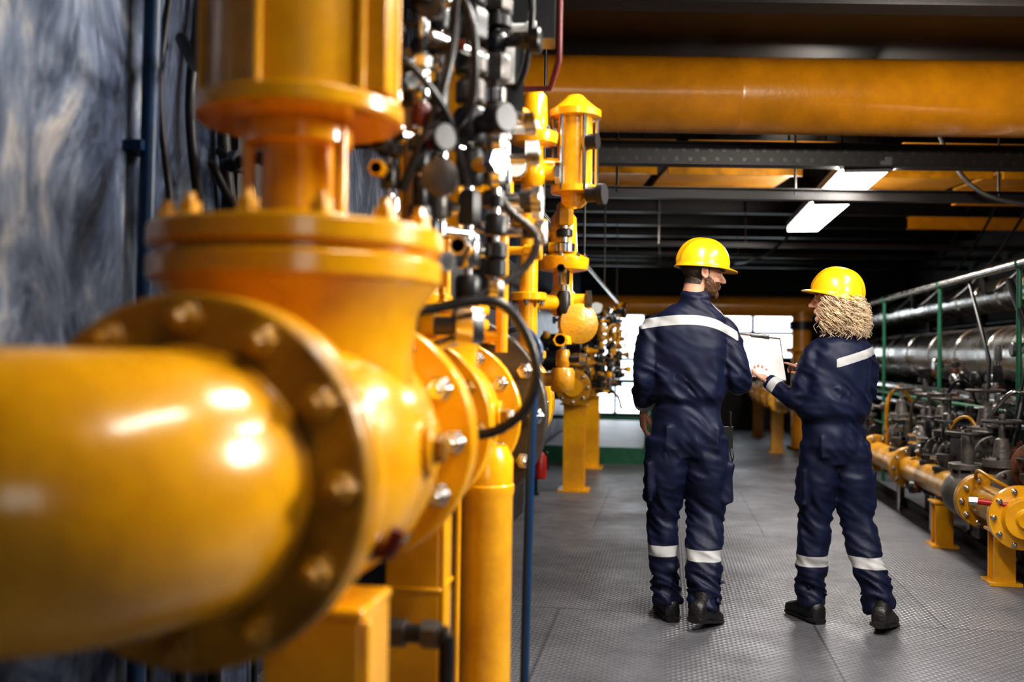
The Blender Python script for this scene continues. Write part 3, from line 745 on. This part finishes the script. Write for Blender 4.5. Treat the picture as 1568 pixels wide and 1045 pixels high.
P1 = [STEEL, BLKM, STEEL, BLK, BLKM, GREYF, YEL]
b = B()
stack(b, -.69, 2.42, 1.46, 2.3, 1.2, P1, seed=1); stack(b, -.535, 2.66, 1.32, 2.55, 1.35, P1, seed=2)
stack(b, -.60, 2.55, 1.6, 2.6, 1.2, [BLKM, BLK, STEEL, GREYF], seed=3); stack(b, -.47, 2.72, 1.45, 1.95, 1.1, [STEEL, BLKM, STEEL], seed=9)
stack(b, -.62, 2.45, 1.5, 2.5, 1.2, [BLKM, BLK, STEEL, DRED], seed=21); stack(b, -.50, 2.85, 1.6, 2.5, 1.3, [BLKM, BLK, STEEL, GREYF], seed=22)
for (xa, za, xb, zb) in ((-.69, 1.62, -.53, 1.62), (-.69, 1.85, -.535, 1.85), (-.6, 2.1, -.5, 2.1), (-.69, 2.05, -.6, 2.05)):
    b.cyl((xa, 2.45, za), (xb, 2.66, zb), .014, STEEL, seg=12)
b.lathe((-.56, 2.42, 1.72), (0.2, -1, 0), [(0, .02), (.03, .045), (.08, .045), (.085, .03)], GREYF, 30)
b.tube(spl([(-.62, 2.5, 2.3), (-.5, 2.45, 2.15), (-.5, 2.5, 1.95), (-.58, 2.55, 1.85)], 8), .012, BLK, 10)
b.tube(spl([(-.72, 2.4, 2.1), (-.63, 2.3, 2.0), (-.55, 2.4, 1.9), (-.53, 2.6, 1.75)], 8), .009, BLK, 10)
b.tube(spl([(-.55, 2.5, 2.6), (-.53, 2.45, 2.2), (-.56, 2.42, 1.95), (-.66, 2.42, 1.7)], 8), .012, BLK, 10)
b.cyl((-.76, 2.42, 1.47), (-.69, 2.42, 1.47), .016, STEEL); b.cyl((-.76, 2.66, 1.27), (-.535, 2.66, 1.34), .016, STEEL)
b.cyl((-.69, 2.42, 1.52), (-.62, 2.45, 1.52), .016, STEEL); b.cyl((-.535, 2.66, 1.65), (-.50, 2.85, 1.65), .016, STEEL)
b.done('instrument_manifold')

b = B()
stack(b, -.53, 3.2, 1.75, 2.7, 1.3, [BLKM, BLK, WHT, STEEL], seed=4)
b.box((-.52, 3.12, 2.16), (.12, .1, .2), BLKM, .2); b.box((-.50, 3.06, 2.2), (.045, .02, .12), WHT, .2)
b.box((-.46, 3.3, 2.45), (.16, .12, .22), BLKM, .1); gauge(b, (-.56, 3.05, 2.35), (.1, -1, 0), .05)
b.cyl((-.53, 3.2, 1.3), (-.53, 3.2, 1.8), .02, YEL); b.cyl((-.74, 3.2, 1.35), (-.53, 3.2, 1.35), .02, YEL)
b.tube([(-.365, 3.3, 2.7), (-.365, 3.3, 2.28), (-.40, 3.35, 2.2), (-.52, 3.35, 2.2)], .011, DRED, 10)
b.tube(spl([(-.5, 3.1, 2.6), (-.42, 3.0, 2.4), (-.44, 3.05, 2.2), (-.5, 3.1, 2.1)], 8), .011, BLK, 10)
b.done('solenoid_control_block')

b = B()
b.cyl((-.52, 3.75, .95), (-.52, 3.75, 1.95), .036, YEL, seg=24); b.cyl((-.74, 3.75, 1.1), (-.52, 3.75, 1.1), .05, YEL, seg=24)
for z in (1.28, 1.5, 1.78): b.flange((-.52, 3.75, z), (0, 0, 1), .07, .03, YEL, 6, .01, STEEL, h=.02)
regulator(b, -.5, 3.72, 1.93, 1.0); b.box((-.5, 3.66, 2.1), (.05, .04, .13), WHT); gauge(b, (-.55, 3.62, 1.98), (0, -1, 0), .04)
b.cyl((-.5, 3.75, 2.02), (-.36, 3.8, 2.02), .028, YEL)
b.lathe((-.355, 3.8, 1.86), (0, 0, 1), [(0, .03), (.02, .05), (.05, .05), (.055, .09), (.08, .09), (.085, .068), (.34, .068), (.345, .1), (.37, .1), (.38, .085), (.41, .05), (.43, .03)], YEL, 40)
for q in range(6): b.cyl((-.355 + .085 * math.cos(q * 1.047), 3.8 + .085 * math.sin(q * 1.047), 1.92), (-.355 + .085 * math.cos(q * 1.047), 3.8 + .085 * math.sin(q * 1.047), 2.22), .008, STEEL, seg=8)
b.lathe((-.3, 3.74, 1.9), (1, -.3, 0), [(0, .03), (.04, .03), (.045, .04), (.07, .04)], BLKM, 20)
b.lathe((-.3, 3.74, 2.1), (1, -.3, 0), [(0, .03), (.04, .03)], BLKM, 20)
stack(b, -.40, 3.9, 1.15, 1.9, 1.5, [YEL, YEL, STEEL, YEL2, BLKM], seed=6)
regulator(b, -.41, 3.95, 1.45, 1.15); b.cyl((-.52, 3.75, 1.5), (-.41, 3.95, 1.5), .03, YEL)
b.lathe((-.36, 3.95, 1.42), (.5, -1, 0), [(0, .07), (.02, .08), (.05, .08), (.06, .05)], YEL2, 30)
stack(b, -.60, 3.6, 1.5, 2.2, 1.2, [YEL, BLKM, STEEL], seed=11)
b.cyl((-.60, 3.6, 1.2), (-.60, 3.6, 1.5), .02, YEL)
b.done('pressure_regulator_station')

b = B(); b.cyl((-.62, 4.3, 2.0), (-.62, 14, 2.0), .018, STEEL, seg=12)
for y in (5, 7.5, 10, 12.5): b.cyl((-.62, y, 2.0), (-.62, y, ZC), .008, DKST, seg=8)
b.done('overhead_conduit')
b = B(); b.cyl((-1.555, 2.78, 0), (-1.53, 2.78, 3.4), .027, BLUE, seg=16)
for z in (.9, 1.9, 2.7): b.box((-1.57, 2.78, z), (.06, .1, .03), BLUE)
b.done('blue_wall_pipe')
b = B()
for i, (y, z) in enumerate([(2.9, 3.3), (3.1, 3.3), (3.35, 3.3), (3.7, 3.3), (4.2, 3.3)]):
    b.tube(spl([(-1.57, y, z), (-1.56, y + .04, 2.6), (-1.56, y - .03, 2.1), (-1.55, y + .05, 1.6), (-1.57, y, .9), (-1.57, y, .0)], 8), .012 + .006 * (i % 3), BLK if i % 2 else DKST, 10)
b.tube(spl([(-1.45, 3.0, 1.9), (-1.42, 3.1, 1.78), (-1.42, 3.25, 1.75), (-1.45, 3.3, 1.9), (-1.57, 3.3, 2.0)], 8), .015, BLK, 10)
b.tube(spl([(-1.2, 2.5, 2.5), (-1.3, 2.6, 2.25), (-1.4, 2.8, 2.15), (-1.56, 3.0, 2.3)], 8), .02, BLKM, 10)
b.tube([(-1.5, 3.2, 1.93), (-1.0, 2.9, 1.93), (-.8, 2.9, 1.93)], .02, BLKM, 14)
for t in (.1, .4, .7): 
    p = V((-1.5, 3.2, 1.93)).lerp(V((-1.0, 2.9, 1.93)), t); b.cyl(p, p + V((.04, -.024, 0)), .04, BLKM, seg=6)
b.box((-1.57, 3.85, 1.9), (.06, .9, 2.9), DKST)
b.done('wall_cabling')

# ------------------------------------------------------------------ farther valve stations (left)
def station(y, x=-.86, seed=0):
    rnd = random.Random(seed); b = B()
    b.hpost(x, y, 0, .84, .2, YEL)
    b.blob((x, y, 1.0), (.15, .17, .15), YEL2); b.cyl((x, y - .3, 1.0), (x, y + .3, 1.0), .09, YEL)
    for q in (-.26, .22): b.flange((x, y + q, 1.0), (0, 1, 0), .17, .04, YEL2, 8, .014, STEEL, both=True)
    b.cyl((x, y, 1.1), (x, y, 1.45), .05, YEL2); b.flange((x, y, 1.2), (0, 0, 1), .12, .04, YEL, 8, .012, STEEL)
    b.lathe((x + .05, y, 1.42), (-1, 0, 0), [(0, .09), (.02, .11), (.15, .11), (.16, .09), (.38, .085), (.4, .05)], BLKM, 24)
    b.lathe((x - .1, y - .1, 1.25), (-1, 0, 0), [(0, .06), (.02, .1), (.2, .1), (.22, .07)], BLKM, 24)
    b.lathe((x - .05, y - .15, 1.0), (-1, 0, 0), [(0, .08), (.02, .12), (.3, .12), (.32, .09)], BLKM, 24)
    b.wheel((x + .1, y - .12, 1.55), (.2, -1, .2), .09, BLKM)
    for j, (dx, dy) in enumerate(((.12, -.1), (.2, .1), (.26, -.2), (.32, .05), (-.1, .2), (-.28, -.05))):
        stack(b, x + dx, y + dy, .95, rnd.uniform(1.5, 1.95), 1.25, [YEL, YEL2, BLKM, BLKM, STEEL, BLK], seed=seed * 10 + j)
        b.cyl((x, y, 1.0), (x + dx, y + dy, 1.0), .02, YEL2)
    b.wheel((x + .36, y - .05, 1.5), (1, -.6, 0), .1, YEL2); gauge(b, (x + .2, y - .15, 1.75), (.2, -1, 0), .06)
    b.tube([(x + .3, y - .1, 1.0), (x + .42, y - .15, .92), (x + .45, y - .1, .8)], .012, STEEL, 8)
    b.done('remote_valve_station', bevel=.002)
station(9.58, seed=3); station(11.6, seed=5)
b = B(); b.cyl((-.86, 9.95, 1.0), (-.86, 11.25, 1.0), .085, YEL2, seg=24); b.done('remote_header_pipe')
b = B(); b.hpost(-1.2, 9.2, 0, .6, .06, DKST)
b.lathe((-1.13, 9.12, .16), (0, 0, 1), [(0, .045), (.01, .055), (.2, .055), (.24, .025), (.26, .02)], RED, 24); b.box((-1.13, 9.1, .43), (.04, .08, .03), BLK)
b.cyl((-1.13, 9.12, .3), (-1.2, 9.2, .3), .02, BLK)
b.tube(spl([(-1.13, 9.08, .43), (-1.06, 9.06, .4), (-1.06, 9.08, .25)], 6), .008, BLK, 8); b.done('fire_extinguisher')
b = B()
for y, w, h in ((5.4, .9, 1.9), (6.6, .8, 1.6), (7.7, .9, 2.0)):
    b.box((-1.36, y, h / 2), (.42, w, h), BLKM); b.box((-1.145, y, h / 2), (.012, w * .9, h * .92), DKST); b.box((-1.135, y + w * .35, h * .55), (.02, .03, .14), STEEL)
    b.box((-1.138, y, h * .8), (.01, .3, .12), GREYF)
b.done('added_dark_cabinets', bevel=.006)  # dark cabinets added to darken the gap along the left wall

b = B()
for x in (-1.5, -.85, -.22): b.cyl((x, 12.1, 0), (x, 12.1, 1.0), .024, GRN)
for z in (.55, 1.0): b.cyl((-1.55, 12.1, z), (-.2, 12.1, z), .022, GRN)
b.box((-.88, 12.1, .1), (1.35, .02, .2), GRN)
for y in (13.6, 15.2, 16.8): b.cyl((-.22, y, 0), (-.22, y, 1.0), .024, GRN)
for z in (.55, 1.0): b.cyl((-.22, 12.1, z), (-.22, 17.5, z), .022, GRN)
b.done('green_guard_rail')
b = B(); b.box((-.93, 15.5, .06), (1.3, 6.6, .12), GRATE); b.done('raised_platform_deck')

# ------------------------------------------------------------------ right side plant
b = B(); prof = []
y = 0
while y < 11.0:
    prof += [(y, .25), (y + .005, .257), (y + .05, .257), (y + .055, .25)]; y += .95
prof.append((12.2, .25)); b.lathe((2.95, 5.2, 1.36), (0, 1, 0), prof, ALU, 56)
b.lathe((2.95, 5.2, 1.36), (0, 1, 0), [(-.03, .2), (0, .25)], ALU, 56)
for yy in (6.5, 9.0, 11.5, 14, 16.5): b.box((2.95, yy, .55), (.08, .08, 1.1), DKST); b.box((2.95, yy, 1.09), (.4, .08, .05), DKST)
b.done('clad_steam_pipe')
b = B(); prof = []; y = 0
while y < 10: prof += [(y, .165), (y + .005, .171), (y + .04, .171), (y + .045, .165)]; y += .7
prof.append((11, .165)); b.lathe((3.4, 7.0, 1.98), (0, 1, 0), prof, ALU, 40)
b.cyl((3.4, 7.1, 1.98), (3.4, 7.1, 0), .1, ALU); b.cyl((3.4, 17.9, 1.98), (3.4, 17.9, 0), .1, ALU)
b.done('insulated_return_pipe')
b = B(); b.cyl((2.65, 5.6, .98), (2.65, 16, .98), .055, STEEL, seg=24); b.cyl((2.75, 5.6, .8), (2.75, 16, .8), .035, STEEL)
for yy in (6, 9, 12, 15): b.box((2.7, yy, .49), (.05, .05, .98), DKST)
b.done('steel_process_lines')
b = B(); b.cyl((2.32, 5.0, 1.95), (2.32, 15, 1.95), .028, ALU); 
for yy in (4.9, 7.06, 9.0, 11.2, 13.5): b.cyl((2.32, yy, 0), (2.32, yy, 1.95), .018, GRN); b.cyl((2.32, yy, 1.93), (2.32, yy, 1.97), .035, GRN)
for z in (.95, .62): b.cyl((2.32, 4.9, z), (2.32, 15, z), .016, GRN)
b.done('green_pipe_rack')

XP = 1.98
b = B(); b.cyl((XP, 6.0, .42), (XP, 12.2, .42), .105, YEL2, seg=36)
for yy in (6.6, 8.5, 9.8, 11.2): 
    b.flange((XP, yy, .42), (0, 1, 0), .17, .035, YEL2, 10, .015, STEEL, both=True); b.flange((XP, yy + .05, .42), (0, 1, 0), .17, .035, YEL2, 10, .015, STEEL, both=False)
b.blob((XP, 6.98, .42), (.16, .2, .16), CAST); b.cyl((XP, 6.98, .5), (XP, 6.98, .8), .04, CAST); b.flange((XP, 6.98, .58), (0, 0, 1), .12, .04, CAST, 8, .012, STEEL); b.wheel((XP, 6.98, .82), (0, 0, 1), .13, GREYF)
b.lathe((XP, 6.02, .42), (0, -1, 0), [(0, .15), (.03, .18), (.07, .18), (.08, .15), (.085, .12), (.13, .11), (.135, .06), (.16, .05)], YEL, 40)
b.bolts((XP, 5.95, .42), (0, -1, 0), .155, 10, .015, .04, STEEL)
b.hpost(XP - .03, 6.2, 0, .32, .12, YEL); b.hpost(XP - .06, 7.35, 0, .32, .12, YEL); b.hpost(XP, 10.4, 0, .32, .12, YEL)
b.tube(spl([(XP, 12.2, .42), (1.95, 12.6, .5), (1.7, 12.9, .72), (1.55, 13.3, .76)], 8) + [V((1.52, 18.2, .76))], .115, YEL2, 28)
for yy in (13.6, 14.6, 15.6, 16.4): b.flange((1.53, yy, .76), (0, 1, 0), .19, .09, YEL, 10, .015, STEEL, both=True)
for yy in (14.2, 17.0): b.hpost(1.53, yy, 0, .64, .16, YEL)
b.cyl((1.53, 15.1, .76), (1.53, 15.1, 1.1), .06, YEL); b.wheel((1.53, 15.1, 1.12), (0, 0, 1), .13, YEL)
b.done('low_level_gas_pipe', bevel=.002)
b = B(); b.cyl((1.76, 6.0, .50), (2.4, 5.72, .46), .018, RED); b.cyl((2.4, 5.72, .46), (2.4, 5.72, 0), .018, RED); b.cyl((1.76, 6.0, .50), (1.72, 6.02, .5), .026, STEEL, seg=6); b.done('red_drain_pipe')
b = B()
def globe(x, y, z, s, m=CAST, ax=(0, 1, 0)):
    A = V(ax).normalized(); c = V((x, y, z))
    b.blob(c, (.1 * s, .1 * s, .1 * s), m); b.cyl(c - A * .16 * s, c + A * .16 * s, .06 * s, m)
    for q in (-1, 1): b.flange(c + A * q * .15 * s, A * q, .11 * s, .03 * s, m, 6, .012 * s, STEEL, h=.02 * s, both=True)
    b.lathe(c, (0, 0, 1), [(0, .07 * s), (.1 * s, .06 * s), (.11 * s, .1 * s), (.15 * s, .1 * s), (.16 * s, .05 * s), (.26 * s, .035 * s), (.27 * s, .018 * s), (.4 * s, .015 * s)], m, 24)
    b.bolts(c + V((0, 0, .15 * s)), (0, 0, 1), .083 * s, 6, .01 * s, .02 * s, STEEL)
    b.wheel(c + V((0, 0, .36 * s)), (0, 0, 1), .1 * s, GREYF, .01 * s)
    b.cyl(c, (x, y, 0), .03 * s, m)
globe(2.12, 6.75, .5, 1.15); globe(2.05, 7.7, .62, 1.1, GREYF); globe(2.2, 7.35, .66, 1.2); globe(2.12, 8.15, .68, 1.0, CAST, (1, 0, 0)); globe(2.18, 8.75, .62, 1.1, GREYF); globe(2.1, 9.4, .65, 1.1)
b.lathe((2.15, 6.05, .78), (.1, 1, 0), [(0, .05), (.01, .075), (.2, .075), (.21, .06), (.3, .055), (.31, .03)], CAST, 28); b.cyl((2.16, 6.2, .75), (2.16, 6.2, 0), .025, CAST)
for j, (x, y, z1) in enumerate(((2.16, 6.9, .95), (1.98, 7.5, .95), (2.22, 7.25, 1.0), (2.0, 7.95, .95), (2.2, 7.7, 1.05), (2.12, 8.3, 1.0), (2.2, 8.9, .9), (2.42, 6.6, 1.0), (2.45, 7.9, 1.5), (2.42, 7.1, 1.5), (2.5, 9.2, 1.4), (2.45, 8.4, 1.3), (2.5, 10.2, 1.3), (2.0, 9.0, .9), (2.0, 10.2, .95), (2.15, 6.3, .8))):
    b.cyl((x, y, 0), (x, y, .3), .016, STEEL)
    stack(b, x, y, .28, z1 - .08, 1.7, [STEEL, CAST, GREYF, BLKM, BLK, RUST], seed=50 + j)
    b.lathe((x, y, .5), (0, 0, 1), [(0, .05), (.01, .09), (.04, .09), (.05, .04), (.1, .07), (.13, .07), (.14, .02)], GREYF, 24)
    if j % 3 == 0: b.wheel((x, y, z1 - .08), (0, 0, 1), .08, GREYF, .009)
b.lathe((2.22, 6.42, .66), (-.15, -1, 0), [(0, .15), (.01, .155), (.04, .155), (.05, .14)], RUST, 36); b.bolts((2.215, 6.37, .66), (-.15, -1, 0), .13, 10, .013, .03, RUST)
b.cyl((2.22, 6.42, .66), (2.24, 6.9, .66), .09, RUST); b.cyl((2.22, 6.6, .66), (2.22, 6.6, 0), .05, GREYF)
for (pp, r, m) in (([(2.0, 7.6, .5), (2.0, 7.5, .8), (2.1, 7.4, .9), (2.2, 7.3, .7)], .012, YEL2), ([(1.95, 6.7, .5), (1.9, 6.5, .62), (1.92, 6.3, .6), (2.1, 6.3, .5)], .011, YEL2),
                   ([(2.02, 9.6, .5), (2.0, 9.5, .9), (2.1, 9.5, 1.05), (2.25, 9.6, .9)], .018, YEL2), ([(2.1, 9.0, .5), (2.05, 8.8, .9), (2.15, 8.7, 1.0), (2.3, 8.7, .8)], .014, GREYF),
                   ([(2.1, 7.0, .9), (2.2, 6.8, 1.1), (2.35, 6.9, 1.0), (2.4, 7.1, .7)], .014, STEEL), ([(2.1, 8.2, .9), (2.2, 8.0, 1.15), (2.35, 8.1, 1.0), (2.4, 8.2, .6)], .012, BLK)):
    b.tube(spl(pp, 8), r, m, 10)
b.tube([(2.3, 7.2, 1.85), (2.36, 6.9, 1.4), (2.2, 6.9, .6)], .026, BLK, 10)
b.tube([(2.32, 6.6, 1.93), (2.26, 6.7, 1.2), (2.3, 6.8, .9)], .022, ALU, 10)
b.tube([(2.35, 8.3, 1.95), (2.3, 7.6, 1.3), (2.25, 7.5, .9)], .014, BLK, 10)
b.done('instrument_valve_cluster')
b = B(); rnd = random.Random(5)
for j in range(13):
    z = .25 + j * .17; x = 3.78 + .32 * rnd.random(); r = rnd.choice([.03, .05, .07]); b.cyl((x, 5.0, z), (x, 18.5, z), r, rnd.choice([DKST, GREYF, GREYF, YEL2, DKST, BLKM]), seg=16)
for yy in (6, 8.5, 11, 13.5, 16): b.box((4.0, yy, 1.2), (.1, .1, 2.4), DKST)
b.done('rear_pipe_bank')
b = B()
for j in range(6):
    y = 8.4 + j * 1.2; rn = random.Random(j + 40)
    b.tube(spl([(2.38 + rn.random() * .2, y, 1.98), (2.6, y + .2, 1.85), (2.9, y + .1, 2.15), (3.3, y + .3, 2.7), (3.6, y + .2, ZC - .05)], 8), .014, BLK, 8)
b.tube(spl([(2.0, 8.25, 3.4), (2.2, 8.2, 2.85), (2.5, 8.15, 2.56), (3.2, 8.2, 2.50), (4.2, 8.35, 2.6)], 10), .018, GREYF, 8)
b.tube(spl([(1.48, 11.2, 2.8), (1.2, 11.8, 2.55), (1.0, 12.6, 2.5), (.9, 13.5, 2.55)], 8), .015, BLK, 8)
b.done('hanging_cables')
b = B(); b.box((2.56, 12.0, .05), (.06, 14.0, .1), DKST); b.box((2.14, 12.0, .03), (.03, 13, .06), DKST); b.done('trench_kerb')
b = B()
for dd in (9.5, 11.3):
    x0, y0 = camline(dd, 2.7); x1, y1 = camline(dd, 4.2); b.ibeam((x0, y0, 2.86), (x1, y1, 2.86), .14, .1, .012, OCH)
b.done('ochre_ceiling_brackets')

# ------------------------------------------------------------------ world + camera
w = bpy.data.worlds.new('World'); S.world = w; w.use_nodes = True
bg = w.node_tree.nodes['Background']; bg.inputs[0].default_value = (0.86, 0.94, 1.0, 1); bg.inputs[1].default_value = 3.8
cd = bpy.data.cameras.new('camera'); cd.lens = 35; cd.sensor_width = 36; cd.clip_start = .05
cd.dof.use_dof = True; cd.dof.focus_distance = 5.0; cd.dof.aperture_fstop = 1.2; cd.dof.aperture_blades = 9
cam = bpy.data.objects.new('camera', cd); COL.objects.link(cam)
cam.matrix_world = Matrix.Translation((0, 0, 1.29)) @ Matrix.Rotation(YAW, 4, 'Z') @ Matrix.Rotation(math.radians(90.84), 4, 'X') @ Matrix.Rotation(math.radians(.8), 4, 'Z')
S.camera = cam
S.view_settings.view_transform = 'Standard'
for lk in ('Standard - Medium High Contrast', 'Medium High Contrast', 'Standard - High Contrast', 'High Contrast', 'None'):
    try:
        S.view_settings.look = lk; break
    except Exception as ex:
        pass
